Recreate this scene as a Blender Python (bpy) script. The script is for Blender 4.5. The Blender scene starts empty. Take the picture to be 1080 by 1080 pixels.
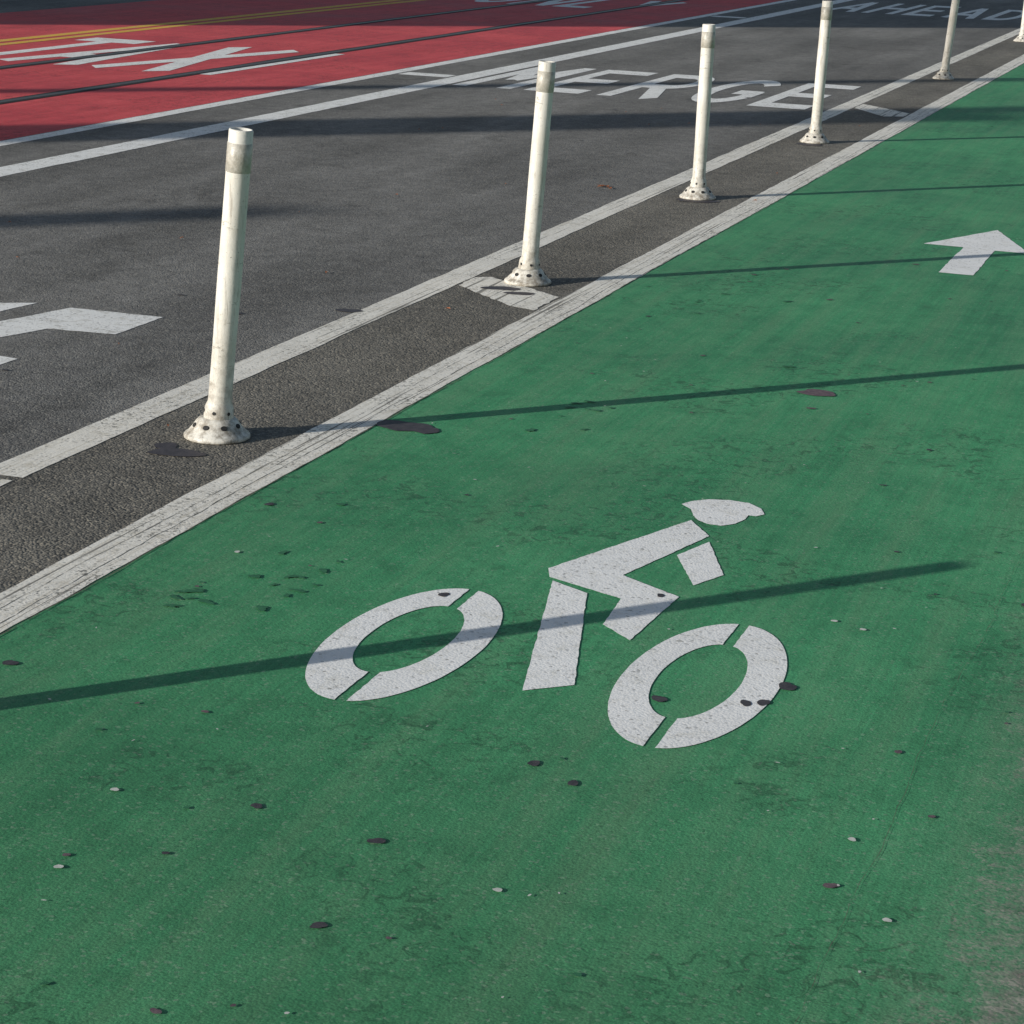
import bpy, bmesh, math, random
from mathutils import Vector, Matrix
random.seed(7)
scn=bpy.context.scene
scn.view_settings.view_transform='Standard'
try: scn.view_settings.look='None'
except Exception: pass
scn.view_settings.exposure=0

# ------------------------------------------------------------ node helpers
class NT:
    def __init__(s,name):
        s.m=bpy.data.materials.new(name); s.m.use_nodes=True
        s.t=s.m.node_tree; s.t.nodes.clear()
        s.out=s.n('ShaderNodeOutputMaterial'); s.b=s.n('ShaderNodeBsdfPrincipled')
        s.l(s.b.outputs[0],s.out.inputs[0])
        s.g=s.n('ShaderNodeNewGeometry').outputs['Position']
    def n(s,k): return s.t.nodes.new(k)
    def l(s,a,b): s.t.links.new(a,b)
    def put(s,inp,v):
        if hasattr(v,'is_output') or hasattr(v,'links'): s.l(v,inp)
        else: inp.default_value=v
    def scale(s,v,sc,rot=0):
        m=s.n('ShaderNodeMapping'); s.l(v,m.inputs[0]); m.inputs['Scale'].default_value=sc; m.inputs['Rotation'].default_value=(0,0,rot); return m.outputs[0]
    def noise(s,sc,det=4,rough=.55,v=None,dist=0):
        n=s.n('ShaderNodeTexNoise'); s.l(v or s.g,n.inputs['Vector']); n.inputs['Scale'].default_value=sc
        n.noise_dimensions='2D' if s.flat else '3D'
        n.inputs['Detail'].default_value=det; n.inputs['Roughness'].default_value=rough; n.inputs['Distortion'].default_value=dist
        return n.outputs['Fac']
    flat=True
    def vor(s,sc,v=None,out='Color',feat='F1'):
        n=s.n('ShaderNodeTexVoronoi'); n.feature=feat; s.l(v or s.g,n.inputs['Vector']); n.inputs['Scale'].default_value=sc
        n.voronoi_dimensions='2D' if s.flat else '3D'
        o=n.outputs[out]
        if out=='Color':
            x=s.n('ShaderNodeSeparateXYZ'); s.l(o,x.inputs[0]); return x.outputs[0]
        return o
    def ramp(s,f,pts):
        r=s.n('ShaderNodeValToRGB'); s.l(f,r.inputs[0]); e=r.color_ramp.elements
        while len(e)<len(pts): e.new(.5)
        for i,(p,c) in enumerate(pts):
            e[i].position=p
            e[i].color=(c,c,c,1) if isinstance(c,(int,float)) else (*c,1)
        return r.outputs[0]
    def mix(s,f,a,b,mode='MIX'):
        m=s.n('ShaderNodeMix'); m.data_type='RGBA'; m.blend_type=mode
        s.put(m.inputs[0],f)
        for i,v in ((6,a),(7,b)):
            if isinstance(v,(int,float)): v=(v,v,v)
            if isinstance(v,tuple): m.inputs[i].default_value=(*v,1)
            else: s.l(v,m.inputs[i])
        return m.outputs[2]
    def math(s,op,a,b=0,c=None):
        m=s.n('ShaderNodeMath'); m.operation=op; s.put(m.inputs[0],a); s.put(m.inputs[1],b)
        if c is not None: s.put(m.inputs[2],c)
        return m.outputs[0]
    def xyz(s,i):
        x=s.n('ShaderNodeSeparateXYZ'); s.l(s.g,x.inputs[0]); return x.outputs[i]
    def bump(s,h,dist=.003,st=1.0):
        b=s.n('ShaderNodeBump'); s.l(h,b.inputs['Height']); b.inputs['Distance'].default_value=dist; b.inputs['Strength'].default_value=st
        return b.outputs[0]
    def fin(s,col,rough=.8,nrm=None,spec=.3):
        s.put(s.b.inputs['Base Color'],(*col,1) if isinstance(col,tuple) else col); s.put(s.b.inputs['Roughness'],rough)
        s.b.inputs['Specular IOR Level'].default_value=spec
        if nrm: s.l(nrm,s.b.inputs['Normal'])
        return s.m

def asphalt(name,lo,hi,grain=.42,gcol=(.40,.38,.33),cell=140,bd=.0018):
    s=NT(name)
    big=s.noise(.45,4,.6); lane=s.noise(1,3,.6,s.scale(s.g,(2.2,.25,1)))
    mid=s.noise(9,4,.65)
    c=s.mix(s.ramp(big,[(.3,0),(.7,1)]),lo,hi)
    c=s.mix(.6,c,s.ramp(lane,[(.3,.36),(.7,.70)]),'OVERLAY')
    c=s.mix(.5,c,s.ramp(mid,[(.3,.34),(.7,.68)]),'OVERLAY')
    v=s.vor(cell)
    c=s.mix(s.math('MULTIPLY',s.ramp(v,[(.74,0),(.97,1)]),grain),c,gcol)
    c=s.mix(s.math('MULTIPLY',s.ramp(v,[(.0,1),(.28,0)]),.55),c,(.032,.031,.029))
    st=s.ramp(s.noise(2.3,4,.7,dist=.6),[(.60,0),(.74,1)])
    c=s.mix(s.math('MULTIPLY',st,.35),c,(.04,.038,.035))
    fine=s.noise(300,1,.7)
    c=s.mix(.55,c,s.ramp(fine,[(.3,.24),(.7,.76)]),'OVERLAY')
    d=s.vor(cell,out='Distance')
    h=s.math('MULTIPLY_ADD',s.noise(40,2,.7),2.0,s.math('SUBTRACT',1,d))
    return s.fin(c,.85,s.bump(h,bd,.85),.2)

A_LANE=asphalt('asphalt_lane',(.135,.131,.124),(.205,.198,.185))
A_BUF=asphalt('asphalt_buffer',(.130,.122,.107),(.200,.186,.158),.45,(.40,.36,.29),120,.0024)

def coat(name,lo,hi,edge=False,grey=(.30,.285,.24)):
    s=NT(name)
    big=s.noise(.7,4,.6); c=s.mix(s.ramp(big,[(.3,0),(.7,1)]),lo,hi)
    strk=s.noise(1,4,.65,s.scale(s.g,(9,.35,1)))
    c=s.mix(.45,c,s.ramp(strk,[(.3,.36),(.7,.65)]),'OVERLAY')
    strk2=s.noise(1,3,.7,s.scale(s.g,(70,1.6,1),.22))
    c=s.mix(.35,c,s.ramp(strk2,[(.3,.36),(.7,.64)]),'OVERLAY')
    mid=s.noise(7,4,.7,dist=.4)
    c=s.mix(.5,c,s.ramp(mid,[(.3,.36),(.7,.65)]),'OVERLAY')
    if edge:
        film=s.math('MULTIPLY',s.ramp(s.math('ADD',strk,s.math('MULTIPLY',mid,.5)),[(.66,0),(1.0,1)]),.42)
        c=s.mix(film,c,(.13,.19,.11))
        # the coating gets duller and darker towards the near end
        nr=s.math('MULTIPLY',s.math('SUBTRACT',6.2,s.math('ADD',s.xyz(1),s.math('MULTIPLY',mid,1.2))),.26); 
        nr=s.ramp(nr,[(0,0),(1,.42)])
        c=s.mix(nr,c,(.075,.165,.085))
    st=s.math('MULTIPLY',s.ramp(s.noise(1.6,2,.5),[(.46,0),(.60,1)]),s.ramp(s.noise(19,4,.75,dist=1),[(.52,0),(.62,1)]))
    c=s.mix(s.math('MULTIPLY',st,.6),c,tuple(x*.32+.008 for x in lo))
    v=s.vor(150)
    c=s.mix(s.math('MULTIPLY',s.ramp(v,[(.9,0),(.99,1)]),.25),c,(.38,.42,.34))
    c=s.mix(s.math('MULTIPLY',s.ramp(v,[(0,1),(.14,0)]),.4),c,tuple(x*.4 for x in lo))
    fine=s.noise(260,1,.7)
    c=s.mix(.45,c,s.ramp(fine,[(.3,.28),(.7,.72)]),'OVERLAY')
    if edge:
        xx=s.math('ADD',s.xyz(0),s.math('ADD',s.math('MULTIPLY',s.math('SUBTRACT',mid,.5),.45),s.math('MULTIPLY',s.math('SUBTRACT',v,.5),.10)))
        f=s.ramp(s.math('ADD',s.math('MULTIPLY',xx,2.0),1.06),[(.0,0),(.38,.15),(.60,.65),(.80,1)])
        gc=s.mix(s.ramp(s.noise(20,3,.7),[(.3,0),(.7,1)]),tuple(x*.6 for x in grey),grey)
        gc=s.mix(.5,gc,s.ramp(v,[(0,.25),(1,.75)]),'OVERLAY')
        c=s.mix(f,c,gc)
    h=s.math('MULTIPLY_ADD',s.noise(70,2,.7),1.6,s.math('SUBTRACT',1,s.vor(130,out='Distance')))
    r=s.ramp(big,[(.3,.6),(.7,.8)])
    return s.fin(c,r,s.bump(h,.0006,.65),.3)
GREEN=coat('green_coating',(.046,.250,.104),(.072,.345,.152),True)
RED=coat('red_coating',(.52,.050,.060),(.68,.090,.098))

def paint(name,col,wear=.5,streak=False,dirt=(.42,.39,.32)):
    s=NT(name)
    w=s.noise(14,5,.75,dist=.3)
    c=s.mix(s.ramp(s.noise(2.5,3,.6),[(.3,0),(.75,.5)]),col,tuple(a*.82 for a in col))
    d=s.ramp(w,[(.52,0),(.75,.8)]); c=s.mix(d,c,dirt)
    if streak:
        k=s.noise(1,4,.75,s.scale(s.g,(70,1.1,1)))
        c=s.mix(s.ramp(k,[(.52,0),(.66,.6)]),c,dirt)
        k2=s.noise(1,3,.7,s.scale(s.g,(38,.5,1)))
        c=s.mix(s.ramp(k2,[(.635,0),(.66,.8)]),c,(.12,.11,.09))
    chip=s.ramp(s.noise(55,4,.8,dist=.5),[(.62-.12*wear,0),(.66-.12*wear,1)])
    reg=s.ramp(s.noise(3.1,3,.6),[(.45,0),(.62,1)])
    c=s.mix(s.math('MULTIPLY',s.math('MULTIPLY',chip,reg),min(1,wear*1.5)),c,(.12,.115,.10))
    v=s.vor(130)
    c=s.mix(s.math('MULTIPLY',s.ramp(v,[(0,1),(.14*wear+.02,0)]),.6),c,(.16,.15,.13))
    fine=s.noise(240,1,.7); c=s.mix(.22,c,s.ramp(fine,[(.3,.32),(.7,.68)]),'OVERLAY')
    h=s.math('MULTIPLY_ADD',s.noise(60,2,.7),1.6,s.math('SUBTRACT',1,s.vor(130,out='Distance')))
    return s.fin(c,.7,s.bump(h,.0006,.7),.3)
W_LINE=paint('white_line_paint',(.90,.86,.77),.55,True,(.58,.53,.43))
W_SYM=paint('white_symbol_paint',(.94,.93,.90),.28,False,(.72,.70,.63))
W_TXT=paint('white_text_paint',(.92,.91,.87),.42)
Y_LINE=paint('yellow_line_paint',(.85,.50,.06),.4)

def simple(name,a,b,sc=20,rough=.8,bd=.002,spec=.3,metal=0):
    s=NT(name); s.flat=False; c=s.mix(s.ramp(s.noise(sc,5,.65),[(.3,0),(.7,1)]),a,b)
    s.b.inputs['Metallic'].default_value=metal
    return s.fin(c,rough,s.bump(s.noise(sc*3,3,.7),bd,.6) if bd else None,spec)
TAR=simple('tar_stain',(.038,.034,.040),(.085,.075,.08),40,.6,.001)
GUM=simple('gum_spot',(.09,.06,.075),(.19,.14,.145),60,.75,.001)
FILM=simple('oil_film',(.026,.120,.058),(.045,.19,.09),45,.7,0)
PALE=simple('pale_speck',(.45,.46,.42),(.7,.7,.64),60,.8,0)
RAIL=simple('rail_steel',(.045,.04,.04),(.09,.08,.075),15,.45,.001,.5,.3)
CONC=simple('concrete',(.26,.245,.21),(.37,.35,.30),5,.9,.003)
KERB=simple('kerb_concrete',(.28,.27,.24),(.40,.38,.34),8,.9,.003)
DARK=simple('hole_shade_and_rail_strip',(.02,.02,.02),(.04,.04,.04),50,.8,0)  # near-black for the shade inside bollard holes; also the rail-side strips
SEAM=simple('crack_dirt',(.09,.085,.07),(.16,.15,.12),50,.9,0)
LEAF=simple('dry_leaf',(.22,.07,.03),(.36,.14,.06),60,.8,0)
STEEL=simple('galvanised_steel',(.25,.26,.27),(.35,.36,.37),10,.5,.001,.5,.6)
BRICK=simple('wall_stucco',(.30,.24,.19),(.38,.31,.25),2,.9,.01)
GLASS=simple('window_glass',(.02,.025,.03),(.03,.035,.04),2,.1,0)
TRIM=simple('wall_trim',(.5,.48,.44),(.58,.56,.52),3,.8,0)
LENS=simple('lamp_lens',(.5,.5,.48),(.6,.6,.55),3,.3,0)

def bollard_mat():
    s=NT('bollard_plastic'); s.flat=False
    tc=s.n('ShaderNodeTexCoord').outputs['Object']
    x=s.n('ShaderNodeSeparateXYZ'); s.l(tc,x.inputs[0]); z=x.outputs[2]
    oi=s.n('ShaderNodeObjectInfo'); off=s.n('ShaderNodeVectorMath'); off.operation='ADD'; s.l(tc,off.inputs[0])
    cv=s.n('ShaderNodeCombineXYZ'); s.l(s.math('MULTIPLY',oi.outputs['Random'],37),cv.inputs[0]); s.l(cv.outputs[0],off.inputs[1]); p=off.outputs[0]
    c=s.mix(s.ramp(s.noise(6,5,.65,p),[(.35,0),(.7,1)]),(.73,.71,.655),(.60,.575,.51))
    sc=s.noise(1,6,.75,s.scale(p,(60,60,5)))
    c=s.mix(s.ramp(sc,[(.54,0),(.66,.75)]),c,(.36,.33,.28))
    smear=s.ramp(s.noise(1,5,.8,s.scale(p,(14,14,40))),[(.60,0),(.66,.8)])
    c=s.mix(smear,c,(.28,.26,.22))
    low=s.ramp(z,[(0,1),(.16,.5),(.4,.0)])
    dd=s.ramp(s.noise(28,6,.75,p),[(.42,0),(.62,1)])
    c=s.mix(s.math('MULTIPLY',low,dd),c,(.22,.19,.15))
    sp=s.ramp(s.noise(90,3,.8,p),[(.66,0),(.72,.8)]); c=s.mix(sp,c,(.14,.12,.10))
    return s.fin(c,.5,s.bump(s.noise(40,4,.7,p),.0016,.7),.4)
BOL=bollard_mat()
def tape_mat():
    s=NT('reflective_tape'); s.flat=False; tc=s.n('ShaderNodeTexCoord').outputs['Object']
    c=s.mix(s.ramp(s.noise(45,5,.75,tc),[(.38,0),(.62,1)]),(.52,.50,.45),(.34,.32,.27))
    return s.fin(c,.4,s.bump(s.vor(260,tc,'Distance'),.0006,.6),.5)
TAPE=tape_mat()

# ------------------------------------------------------------ mesh helpers
def obj(name,bm,mats,smooth=False,parent=None):
    me=bpy.data.meshes.new(name); bm.to_mesh(me); bm.free()
    for m in mats: me.materials.append(m)
    if smooth:
        for p in me.polygons: p.use_smooth=True
    o=bpy.data.objects.new(name,me); scn.collection.objects.link(o)
    if parent: o.parent=parent
    return o
def empty(name,loc=(0,0,0)):
    e=bpy.data.objects.new(name,None); e.location=loc; scn.collection.objects.link(e); return e
def jit(pts,step=.03,amp=.002):
    o=[]; n=len(pts)
    for i in range(n):
        a=Vector(pts[i]); b=Vector(pts[(i+1)%n]); L=(b-a).length; k=max(1,int(L/step))
        nr=Vector((-(b-a).y,(b-a).x)).normalized() if L>0 else Vector((0,0))
        for j in range(k):
            q=a.lerp(b,j/k)
            if amp: q=q+nr*random.uniform(-amp,amp)*(0.4 if j==0 else 1)
            o.append(q)
    return o
def add_poly(bm,pts,z,mi=0):
    vs=[bm.verts.new((p[0],p[1],z)) for p in pts]
    f=bm.faces.new(vs); f.material_index=mi
    f.normal_update()
    if f.normal.z<0: f.normal_flip()
    bmesh.ops.triangulate(bm,faces=[f])
def strip(bm,x0,x1,y0,y1,z,step=.12,amp=.004,mi=0):
    n=int((y1-y0)/step); prev=None; wl=wr=0
    for i in range(n+1):
        y=y0+(y1-y0)*i/n
        wl=wl*.7+random.uniform(-amp,amp); wr=wr*.7+random.uniform(-amp,amp)
        a=bm.verts.new((x0+wl,y,z)); b=bm.verts.new((x1+wr,y,z))
        if prev: bm.faces.new((prev[0],prev[1],b,a)).material_index=mi
        prev=(a,b)
def quad(bm,x0,x1,y0,y1,z,mi=0):
    f=bm.faces.new([bm.verts.new(p) for p in ((x0,y0,z),(x1,y0,z),(x1,y1,z),(x0,y1,z))]); f.material_index=mi
def box(bm,x0,x1,y0,y1,z0,z1,mi=0,bev=0):
    r=bmesh.ops.create_cube(bm,size=1,matrix=Matrix.Translation(((x0+x1)/2,(y0+y1)/2,(z0+z1)/2))@Matrix.Diagonal((x1-x0,y1-y0,z1-z0,1)))
    fs=set(f for v in r['verts'] for f in v.link_faces)
    for f in fs: f.material_index=mi
    if bev:
        es=list(set(e for v in r['verts'] for e in v.link_edges)); bmesh.ops.bevel(bm,geom=es,offset=bev,segments=2,affect='EDGES')

# ------------------------------------------------------------ ground & road
bm=bmesh.new(); quad(bm,-600,600,-600,600,-.03); obj('ground',bm,[A_LANE])
bm=bmesh.new()
for x0,x1,mi in ((-24,-13.75,0),(-13.75,-7.57,1),(-7.57,-3.38,0),(-3.38,-2.74,2),(-2.74,-.02,3),(-.02,1.5,4)):
    quad(bm,x0,x1,-60,160,0,mi)
obj('road',bm,[A_LANE,RED,A_BUF,GREEN,CONC])
for nm,a,b,c,d in (('sidewalk',1.66,7,1.5,1.66),('sidewalk',-30,-24.16,-24.16,-24)):
    bm=bmesh.new(); box(bm,a,b,-60,160,-.02,.148,0); box(bm,c+.002,d-.002,-60,160,-.02,.15,1,.015); obj(nm,bm,[CONC,KERB])

# ------------------------------------------------------------ lines
Z=.0016
def line(name,x0,x1,y0,y1,mat,amp=.004):
    bm=bmesh.new(); strip(bm,x0,x1,y0,y1,Z,step=.05,amp=amp*.6); return obj(name,bm,[mat])
line('lane_line',-2.812,-2.655,-5,90,W_LINE)
line('lane_line',-3.455,-3.315,5.75,90,W_LINE)
line('lane_line',-3.462,-3.322,-5,5.71,W_LINE)
line('lane_line',-6.91,-6.70,-5,90,W_TXT)
line('lane_line',-7.55,-7.42,-5,90,W_TXT)
line('yellow_line',-11.76,-11.62,-5,90,Y_LINE); line('yellow_line',-11.52,-11.40,-5,90,Y_LINE)
bm=bmesh.new()
for y in (19.4,31.1,43): add_poly(bm,jit([(-7.39,y),(-6.94,y),(-6.94,y+.28),(-7.39,y+.28)]),Z)
obj('cross_line',bm,[W_TXT])
bm=bmesh.new()
for xc in (-8.77,-10.205):
    strip(bm,xc-.035,xc+.035,-5,120,.004,1,.0005,0); strip(bm,xc+.037,xc+.085,-5,120,.003,1,.001,1); strip(bm,xc-.075,xc-.037,-5,120,.003,.3,.006,1)
obj('streetcar_rail',bm,[RAIL,DARK])

# ------------------------------------------------------------ bike symbol
bm=bmesh.new()
def wheel(o,h,gx,gw=.013):
    for sgn in (1,-1):
        def side(e):
            x0,x1,y0,y1=e; cx,cy,rx,ry=(x0+x1)/2,(y0+y1)/2,(x1-x0)/2,(y1-y0)/2
            a=math.asin(max(-1,min(1,(gx+sgn*gw-cx)/rx*sgn)))
            return [(cx+sgn*rx*math.sin(a+(math.pi-2*a)*i/36),cy+ry*math.cos(a+(math.pi-2*a)*i/36)) for i in range(37)]
        add_poly(bm,jit(side(o)+side(h)[::-1],.02,.0013),Z)
wheel((-1.962,-1.603,4.405,5.292),(-1.884,-1.688,4.605,5.135),-1.773)
wheel((-1.258,-.906,4.412,5.310),(-1.181,-.993,4.600,5.138),-1.083)
for P in ([(-1.617,5.455),(-1.506,5.390),(-1.336,4.716),(-1.431,4.632)],
          [(-1.660,5.556),(-1.434,6.185),(-1.348,6.045),(-1.466,5.582),(-1.285,5.461),(-1.307,5.073),(-1.399,5.164),(-1.415,5.382),(-1.634,5.482)],
          [(-1.383,5.823),(-1.334,5.989),(-1.226,5.698),(-1.276,5.573)],
          [(-1.502,6.343),(-1.482,6.388),(-1.441,6.432),(-1.383,6.450),(-1.325,6.444),(-1.278,6.398),(-1.257,6.340),(-1.275,6.309),(-1.297,6.309),(-1.296,6.265),(-1.312,6.202),(-1.344,6.164),(-1.383,6.166),(-1.417,6.193),(-1.441,6.237),(-1.461,6.295)]):
    add_poly(bm,jit(P,.02,.0013),Z)
obj('bicycle_symbol_marking',bm,[W_SYM])
bm=bmesh.new()
add_poly(bm,jit([(-1.641,11.92),(-1.352,12.65),(-1.10,11.88),(-1.274,11.885),(-1.272,11.03),(-1.436,11.03),(-1.436,11.91)],.05,.003),Z)
obj('arrow_marking',bm,[W_SYM])
bm=bmesh.new()
add_poly(bm,jit([(-4.475,8.16),(-4.07,8.165),(-4.07,7.765),(-4.342,7.735),(-4.412,7.5),(-4.60,7.35),(-4.62,7.55)],.04,.003),Z)
add_poly(bm,jit([(-4.95,8.0),(-4.64,8.185),(-4.67,7.95),(-4.95,7.8)],.04,.003),Z)
add_poly(bm,jit([(-4.163,7.08),(-4.16,7.195),(-4.24,7.21),(-4.60,6.9),(-4.55,6.7)],.04,.003),Z)
obj('turn_marking',bm,[W_TXT])
bm=bmesh.new()
add_poly(bm,jit([(-3.305,9.71),(-3.24,9.76),(-2.825,9.43),(-2.825,9.07),(-2.95,9.12),(-3.15,9.33),(-3.305,9.48)],.04,.008),Z)
add_poly(bm,jit([(-3.305,19.63),(-2.98,19.25),(-2.825,19.05),(-2.825,18.75),(-2.97,18.65),(-3.305,19.2)],.04,.006),Z)
obj('hatch_marking',bm,[W_LINE])

# ------------------------------------------------------------ words painted on the road
# letters are strokes in a 1 x 1.6 design cell
def arc(cx,cy,rx,ry,a0,a1,n=14): return [(cx+rx*math.cos(math.radians(a0+(a1-a0)*i/n)),cy+ry*math.sin(math.radians(a0+(a1-a0)*i/n))) for i in range(n+1)]
e_=.12
L={'M':[[(.1,0),(.1,1.6)],[(.9,0),(.9,1.6)],[(.12,1.5),(.5,.55)],[(.88,1.5),(.5,.55)]],
 'E':[[(.1,0),(.1,1.6)],[(.1,e_),(.95,e_)],[(.1,.8),(.82,.8)],[(.1,1.48),(.95,1.48)]],
 'R':[[(.1,0),(.1,1.6)],[(.1,1.48)]+arc(.55,1.11,.32,.37,90,-90)+[(.1,.74)],[(.45,.72),(.87,0)]],
 'G':[arc(.52,.8,.40,.68,40,330,24),[(.88,.45),(.88,.80)],[(.97,.72),(.55,.72)]],
 'A':[[(.08,0),(.5,1.54)],[(.92,0),(.5,1.54)],[(.25,.5),(.75,.5)]],
 'H':[[(.1,0),(.1,1.6)],[(.9,0),(.9,1.6)],[(.1,.8),(.9,.8)]],
 'D':[[(.1,0),(.1,1.6)],[(.1,1.48),(.4,1.48)]+arc(.4,.8,.48,.68,88,-88,18)+[(.4,.12),(.1,.12)]],
 'T':[[(.0,1.48),(1,1.48)],[(.5,0),(.5,1.48)]],
 'X':[[(.08,0),(.92,1.6)],[(.92,0),(.08,1.6)]],
 'I':[[(.5,0),(.5,1.6)]],
 'O':[arc(.5,.8,.4,.68,0,360,30)],
 'N':[[(.1,0),(.1,1.6)],[(.9,0),(.9,1.6)],[(.12,1.5),(.88,.1)]],
 'L':[[(.1,0),(.1,1.6)],[(.1,e_),(.9,e_)]],
 'Y':[[(.5,0),(.5,.8)],[(.5,.75),(.08,1.6)],[(.5,.75),(.92,1.6)]]}
def word(name,txt,cells,y0,y1,mat,s=.25):
    bm=bmesh.new(); z=Z
    for ch,(xa,xb) in zip(txt,cells):
        def w(p): return (xa+p.x*(xb-xa),y0+p.y/1.6*(y1-y0))
        for path in L[ch]:
            z+=.00008; pts=[Vector(p) for p in path]; prev=None
            for i,p in enumerate(pts):
                t=(pts[min(i+1,len(pts)-1)]-pts[max(i-1,0)]).normalized(); n=Vector((-t.y,t.x))*(s/2)
                a,b=w(p+n),w(p-n); a=bm.verts.new((*a,z)); b=bm.verts.new((*b,z))
                if prev: bm.faces.new((prev[0],prev[1],b,a))
                prev=(a,b)
    return obj(name,bm,[mat])
def cells(x0,x1,n,gap=.14):
    c=(x1-x0-gap*(n-1))/n
    return [(x0+i*(c+gap),x0+i*(c+gap)+c) for i in range(n)]
word('merge_lettering','MERGE',cells(-6.64,-3.60,5),18.75,21.35,W_TXT)
word('ahead_lettering','AHEAD',cells(-6.5,-3.75,5),34.4,37.8,W_TXT)
word('taxi_lettering','TAXI',[(-11.25,-10.6),(-10.62,-9.9),(-9.74,-9.04),(-9.02,-8.32)],18.1,21.1,W_TXT)
word('only_lettering','ONLY',cells(-11.0,-8.5,4),31.3,34.3,W_TXT)

# ------------------------------------------------------------ stains
zc=[.0026]
def blob(bm,x,y,rx,ry,rot=0,n=22,mi=0,rag=.14):
    zc[0]+=.000003
    ph=[random.uniform(0,6.28) for _ in range(4)]; P=[]
    for i in range(n):
        a=2*math.pi*i/n
        r=1+rag*math.sin(2*a+ph[0])+rag*.6*math.sin(3*a+ph[1])+rag*.4*math.sin(5*a+ph[2])+random.uniform(-.04,.04)
        u,v=rx*r*math.cos(a),ry*r*math.sin(a)
        P.append((x+u*math.cos(rot)-v*math.sin(rot),y+u*math.sin(rot)+v*math.cos(rot)))
    add_poly(bm,P,zc[0],mi)
bm=bmesh.new()
for x,y,rx,ry in ((-2.565,6.875,.085,.075),(-2.48,6.85,.04,.05),(-1.436,8.05,.075,.05),(-1.138,4.706,.017,.02),(-.893,4.907,.020,.028),(-.92,4.78,.014,.02),(-.955,4.76,.012,.02),
    (-1.423,3.734,.016,.014),(-1.383,3.363,.013,.014),(-1.694,3.797,.012,.012),(-1.17,4.156,.012,.014),(-1.274,4.226,.014,.014),(-1.828,5.219,.015,.016),(-1.33,5.45,.010,.014)):
    blob(bm,x,y,rx,ry,random.uniform(-.3,.3),mi=0 if rx!=.075 else 1)
for x,y,rx,ry in ((-3.055,6.22,.085,.05),(-3.12,6.28,.04,.04),(-3.487,8.671,.05,.04),(-3.11,9.50,.08,.05),(-3.0,9.42,.06,.04),(-3.06,12.82,.12,.08),(-3.08,16.2,.10,.09)):
    blob(bm,x,y,rx,ry,.4)
for i in range(150):
    y=2.9+16*random.random()**1.4; x=random.uniform(-2.6,-.35)
    if -2.0<x<-.85 and 4.3<y<6.5: continue
    r=random.choice((.004,.005,.006,.007,.009,.012)); r*=random.uniform(.7,1.3)
    blob(bm,x,y,r*random.uniform(.9,1.6),r*random.uniform(.8,1.5),random.uniform(0,3),14,mi=random.choice((0,1,1,3,3)))
for cx,cy,k,sp in ((-2.199,5.199,12,.10),(-2.414,4.937,8,.07),(-2.129,7.338,9,.13),(-2.225,9.624,9,.2)):
    for i in range(k):
        r=random.uniform(.004,.014); blob(bm,cx+random.gauss(0,sp*.6),cy+random.gauss(0,sp),r,r*1.5,random.uniform(0,3),16,mi=3,rag=.3)
for i in range(22):
    r=random.uniform(.005,.015); blob(bm,random.uniform(-6.6,-3.6),5+16*random.random(),r*1.3,r,random.uniform(0,3),12)
for x,y in ((-1.977,3.76),(-1.147,3.618),(-.479,3.77),(-2.444,5.333),(-.884,5.432),(-.807,5.395),(-.60,4.1),(-1.9,3.4)):
    blob(bm,x,y,.008,.009,0,12,mi=2)
for i in range(110):
    blob(bm,random.uniform(-2.6,-.35),2.8+12*random.random()**1.4,random.uniform(.0015,.004),random.uniform(.002,.006),random.uniform(0,3),8,mi=2)
obj('tar_and_gum_stains',bm,[TAR,GUM,PALE,FILM])
bm=bmesh.new()
for i in range(26):
    x=random.uniform(-6,-2.7); y=random.uniform(6,18)
    if i==0: x,y=-3.66,13.06
    for k in range(4 if i==0 else 1):
        a=random.uniform(0,3.14); Ln=.035 if i==0 else random.uniform(.006,.016); w=Ln*.35
        cx=x+random.uniform(-.05,.05)*(i==0); cy=y+random.uniform(-.04,.04)*(i==0)
        P=[(-Ln,0,0),(-.3*Ln,w,.008),(.5*Ln,w*.8,.012),(Ln,0,.004),(.4*Ln,-w,.009),(-.4*Ln,-w*.9,.006)]
        vs=[bm.verts.new((cx+p[0]*math.cos(a)-p[1]*math.sin(a),cy+p[0]*math.sin(a)+p[1]*math.cos(a),.004+p[2]*.7)) for p in P]
        bm.faces.new(vs)
obj('leaf_litter',bm,[LEAF])
bm=bmesh.new()
def crack(x,y,dx,dy,n,w,wob,z):
    a=None; xc=x
    for i in range(n):
        ww=w*random.uniform(.1,1)
        p=(bm.verts.new((x-ww,y,z)),bm.verts.new((x+ww,y,z)))
        if a: bm.faces.new((a[0],a[1],p[1],p[0]))
        a=p; x+=(xc-x)*.05+random.uniform(-wob,wob); xc+=dx; y+=dy
crack(-2.70,1,0,.03,900,.0022,.003,.0020)
crack(-2.75,3,0,.03,300,.0014,.002,.0021)
crack(-2.652,0,0,.04,700,.003,.002,.0022)
crack(-.55,2.8,.0003,.03,500,.0006,.003,.0023)
obj('pavement_cracks',bm,[SEAM])

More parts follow.
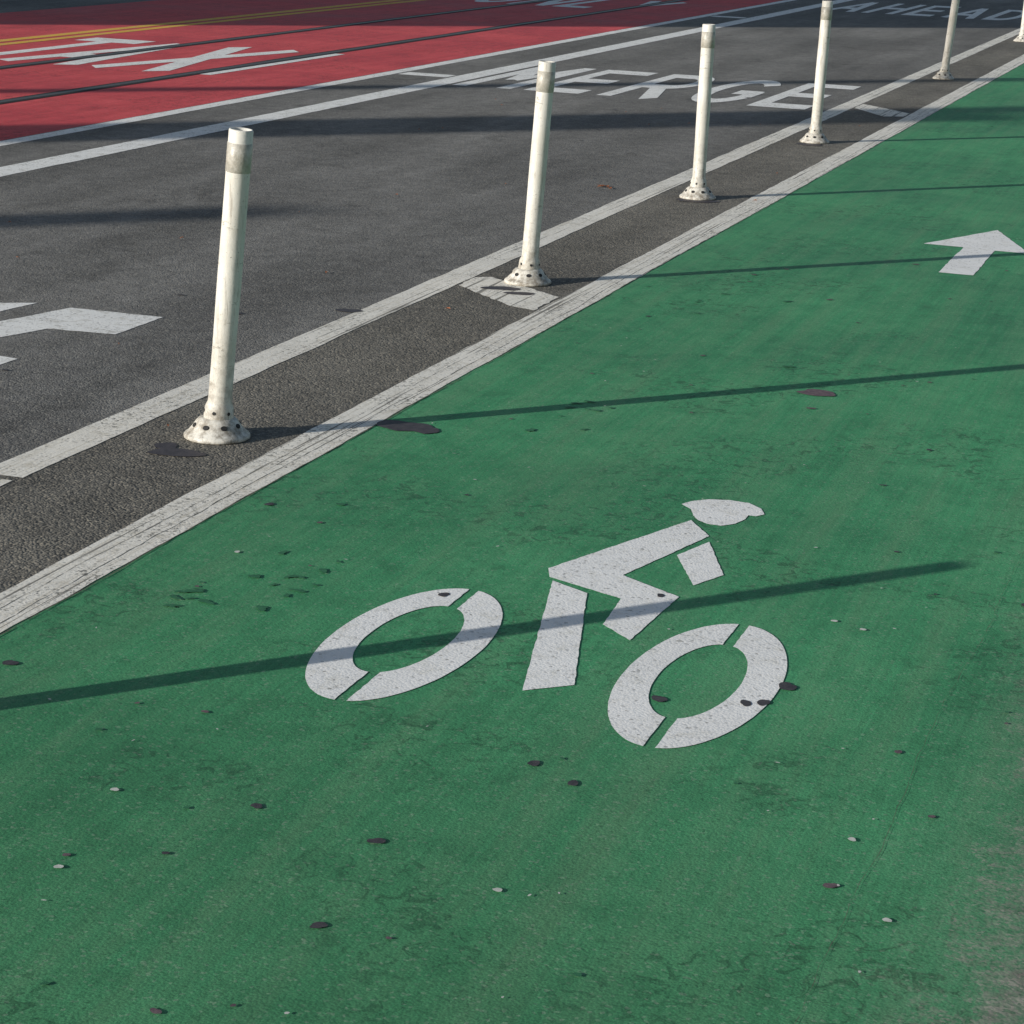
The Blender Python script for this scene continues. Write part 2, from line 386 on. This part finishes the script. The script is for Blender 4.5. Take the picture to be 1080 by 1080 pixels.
# ------------------------------------------------------------ bollards
def bollard(y,tilt=0,ty=0,x=-3.07,hgt=.97,rot=0):
    e=empty('bollard',(x,y,0))
    N=40
    def lathe(prof,name,mat,T=Matrix(),sm=True):
        bm=bmesh.new(); rings=[]
        for r,z in prof: rings.append([bm.verts.new(T@Vector((r*math.cos(2*math.pi*i/N),r*math.sin(2*math.pi*i/N),z))) for i in range(N)])
        for a,b in zip(rings,rings[1:]):
            for i in range(N): bm.faces.new((a[i],a[(i+1)%N],b[(i+1)%N],b[i]))
        bmesh.ops.recalc_face_normals(bm,faces=bm.faces)
        return obj(name,bm,[mat],sm,e)
    lathe([(.002,.001),(.100,.001),(.104,.004),(.104,.012),(.100,.017),(.092,.022),(.078,.038),(.066,.056),(.058,.064),(.050,.067),(.036,.068)],'base',BOL)
    T=Matrix.Rotation(tilt,4,'Y')@Matrix.Rotation(ty,4,'X')
    R=.0372
    lathe([(R+.009,.055),(R+.010,.072),(R+.008,.100),(R+.005,.108),(R+.001,.116),(R,.13),(R-.0008,.3),(R+.0007,.5),(R,.7),(R,hgt-.14),(R,hgt-.004),(R-.003,hgt),(R-.007,hgt-.002),(R-.008,hgt-.05),(R-.008,.3)],'post',BOL,T)
    lathe([(R+.0002,hgt-.130),(R+.0016,hgt-.129),(R+.0016,hgt-.042),(R+.0002,hgt-.041)],'reflective_band',TAPE,T)
    bm=bmesh.new()
    for i in range(8):
        a=2*math.pi*(i+.3)/8+rot; nrm=Vector((math.cos(a)*.80,math.sin(a)*.80,.6)).normalized()
        c=Vector((math.cos(a)*.0735,math.sin(a)*.0735,.0455)); M_=Matrix.Translation(c)@nrm.to_track_quat('Z','Y').to_matrix().to_4x4()@Matrix.Diagonal((1,.75,1,1))
        bmesh.ops.create_cone(bm,cap_ends=True,segments=16,radius1=.0115,radius2=.010,depth=.003,matrix=M_)
    for i in range(6):
        a=2*math.pi*(i+.1)/6+rot; nrm=Vector((math.cos(a),math.sin(a),0)); c=nrm*(R+.0088)+Vector((0,0,.088))
        bmesh.ops.create_cone(bm,cap_ends=True,segments=12,radius1=.0055,radius2=.0055,depth=.003,matrix=T@Matrix.Translation(c)@nrm.to_track_quat('Z','Y').to_matrix().to_4x4())
    obj('dark_hole_discs',bm,[DARK],False,e)  # raised dark discs stand for the holes, inner shade put in their colour
for y,t,ty,x,r,h in ((3.35,.03,0,-3.07,.2,.985),(6.46,.080,.01,-3.033,.5,.97),(9.70,.048,0,-3.055,.9,.97),(12.93,.006,0,-3.08,.4,.975),(16.35,.02,0,-3.075,1.5,.98),(22.9,.07,0,-3.10,.1,.97),(29.7,.03,0,-3.1,.7,.97),(33,.02,0,-3.1,1.8,.97)):
    bollard(y,t,ty,x,h,r)

# ------------------------------------------------------------ poles and building across the road, unseen, added to cast its shadow bands
def pole(name,x,y,h,r0,r1,arm=True):
    e=empty(name,(x,y,.148)); N=20
    bm=bmesh.new(); bmesh.ops.create_cone(bm,cap_ends=True,segments=N,radius1=r0,radius2=r1,depth=h,matrix=Matrix.Translation((0,0,h/2))); obj('shaft',bm,[STEEL],True,e)
    bm=bmesh.new(); box(bm,-r0*1.7,r0*1.7,-r0*1.7,r0*1.7,0.001,.25,0,.02); obj('plinth',bm,[STEEL],False,e)
    if arm:
        bm=bmesh.new(); bmesh.ops.create_cone(bm,cap_ends=True,segments=12,radius1=.05,radius2=.035,depth=2.2,matrix=Matrix.Translation((1.1,0,h-.15))@Matrix.Rotation(math.pi/2,4,'Y')); obj('arm',bm,[STEEL],True,e)
        bm=bmesh.new(); box(bm,2.1,2.75,-.14,.14,h-.22,h-.08,0,.03); box(bm,2.16,2.69,-.1,.1,h-.25,h-.222,1); obj('lamp_head',bm,[STEEL,LENS],False,e)
pole('unseen_street_lamp',-24.9,-6.8,9.3,.32,.26)
pole('unseen_utility_pole',-24.9,-6.1,9.8,.26,.22,False)
pole('unseen_utility_pole',-24.9,-11.9,8.12,.24,.21,False)
pole('unseen_utility_pole',-24.9,-2.4,9.8,.18,.14,False)
e=empty('unseen_building',(-30,5.6,0))  # unseen block, placed so its shadow edge crosses the far lanes
bm=bmesh.new(); W,D,Hh=-12,30,11.5
box(bm,W,3,0,D,-.02,Hh,0); obj('walls',bm,[BRICK],False,e)
bm=bmesh.new(); box(bm,W-.2,3.25,-.25,D+.2,Hh+.002,Hh+.5,0,.04); obj('cornice',bm,[TRIM],False,e)
bm=bmesh.new()
for fl in range(3):
    for k in range(9):
        y0=1.2+k*3.2; z0=1+fl*3.5
        box(bm,3.003,3.05,y0-.1,y0+1.9,z0-.1,z0+2.1,0); box(bm,3.053,3.06,y0,y0+1.8,z0,z0+2,1)
obj('windows',bm,[TRIM,GLASS],False,e)

# ------------------------------------------------------------ light
EL=15.2; AZ=221.0
w=bpy.data.worlds.new("World"); scn.world=w; w.use_nodes=True; nt=w.node_tree
sky=nt.nodes.new('ShaderNodeTexSky'); sky.sky_type='NISHITA'; sky.sun_disc=False
sky.sun_elevation=math.radians(EL); sky.sun_rotation=math.radians(AZ)
bg=nt.nodes['Background']; nt.links.new(sky.outputs[0],bg.inputs[0]); bg.inputs[1].default_value=.09
sd=bpy.data.lights.new('sun','SUN'); sd.energy=5; sd.angle=math.radians(.45); sd.color=(1,.965,.90)
so=bpy.data.objects.new('sun',sd); scn.collection.objects.link(so)
el,az=math.radians(EL),math.radians(AZ)
dirv=Vector((math.sin(az)*math.cos(el),math.cos(az)*math.cos(el),math.sin(el)))
so.rotation_euler=dirv.to_track_quat('Z','Y').to_euler(); so.location=dirv*30

# ------------------------------------------------------------ camera (eye height 1.74 m, looking up the road)
cd=bpy.data.cameras.new('camera'); cam=bpy.data.objects.new('camera',cd); scn.collection.objects.link(cam)
R=Matrix(((.94882,-.12010,.29210),(.31322,.23932,-.91903),(.04047,.96348,.26469)))
cam.matrix_world=Matrix.Translation((0,0,1.74))@R.to_4x4()
cd.sensor_width=36; cd.lens=81.67; cd.clip_end=2000; cd.clip_start=.05
scn.camera=cam
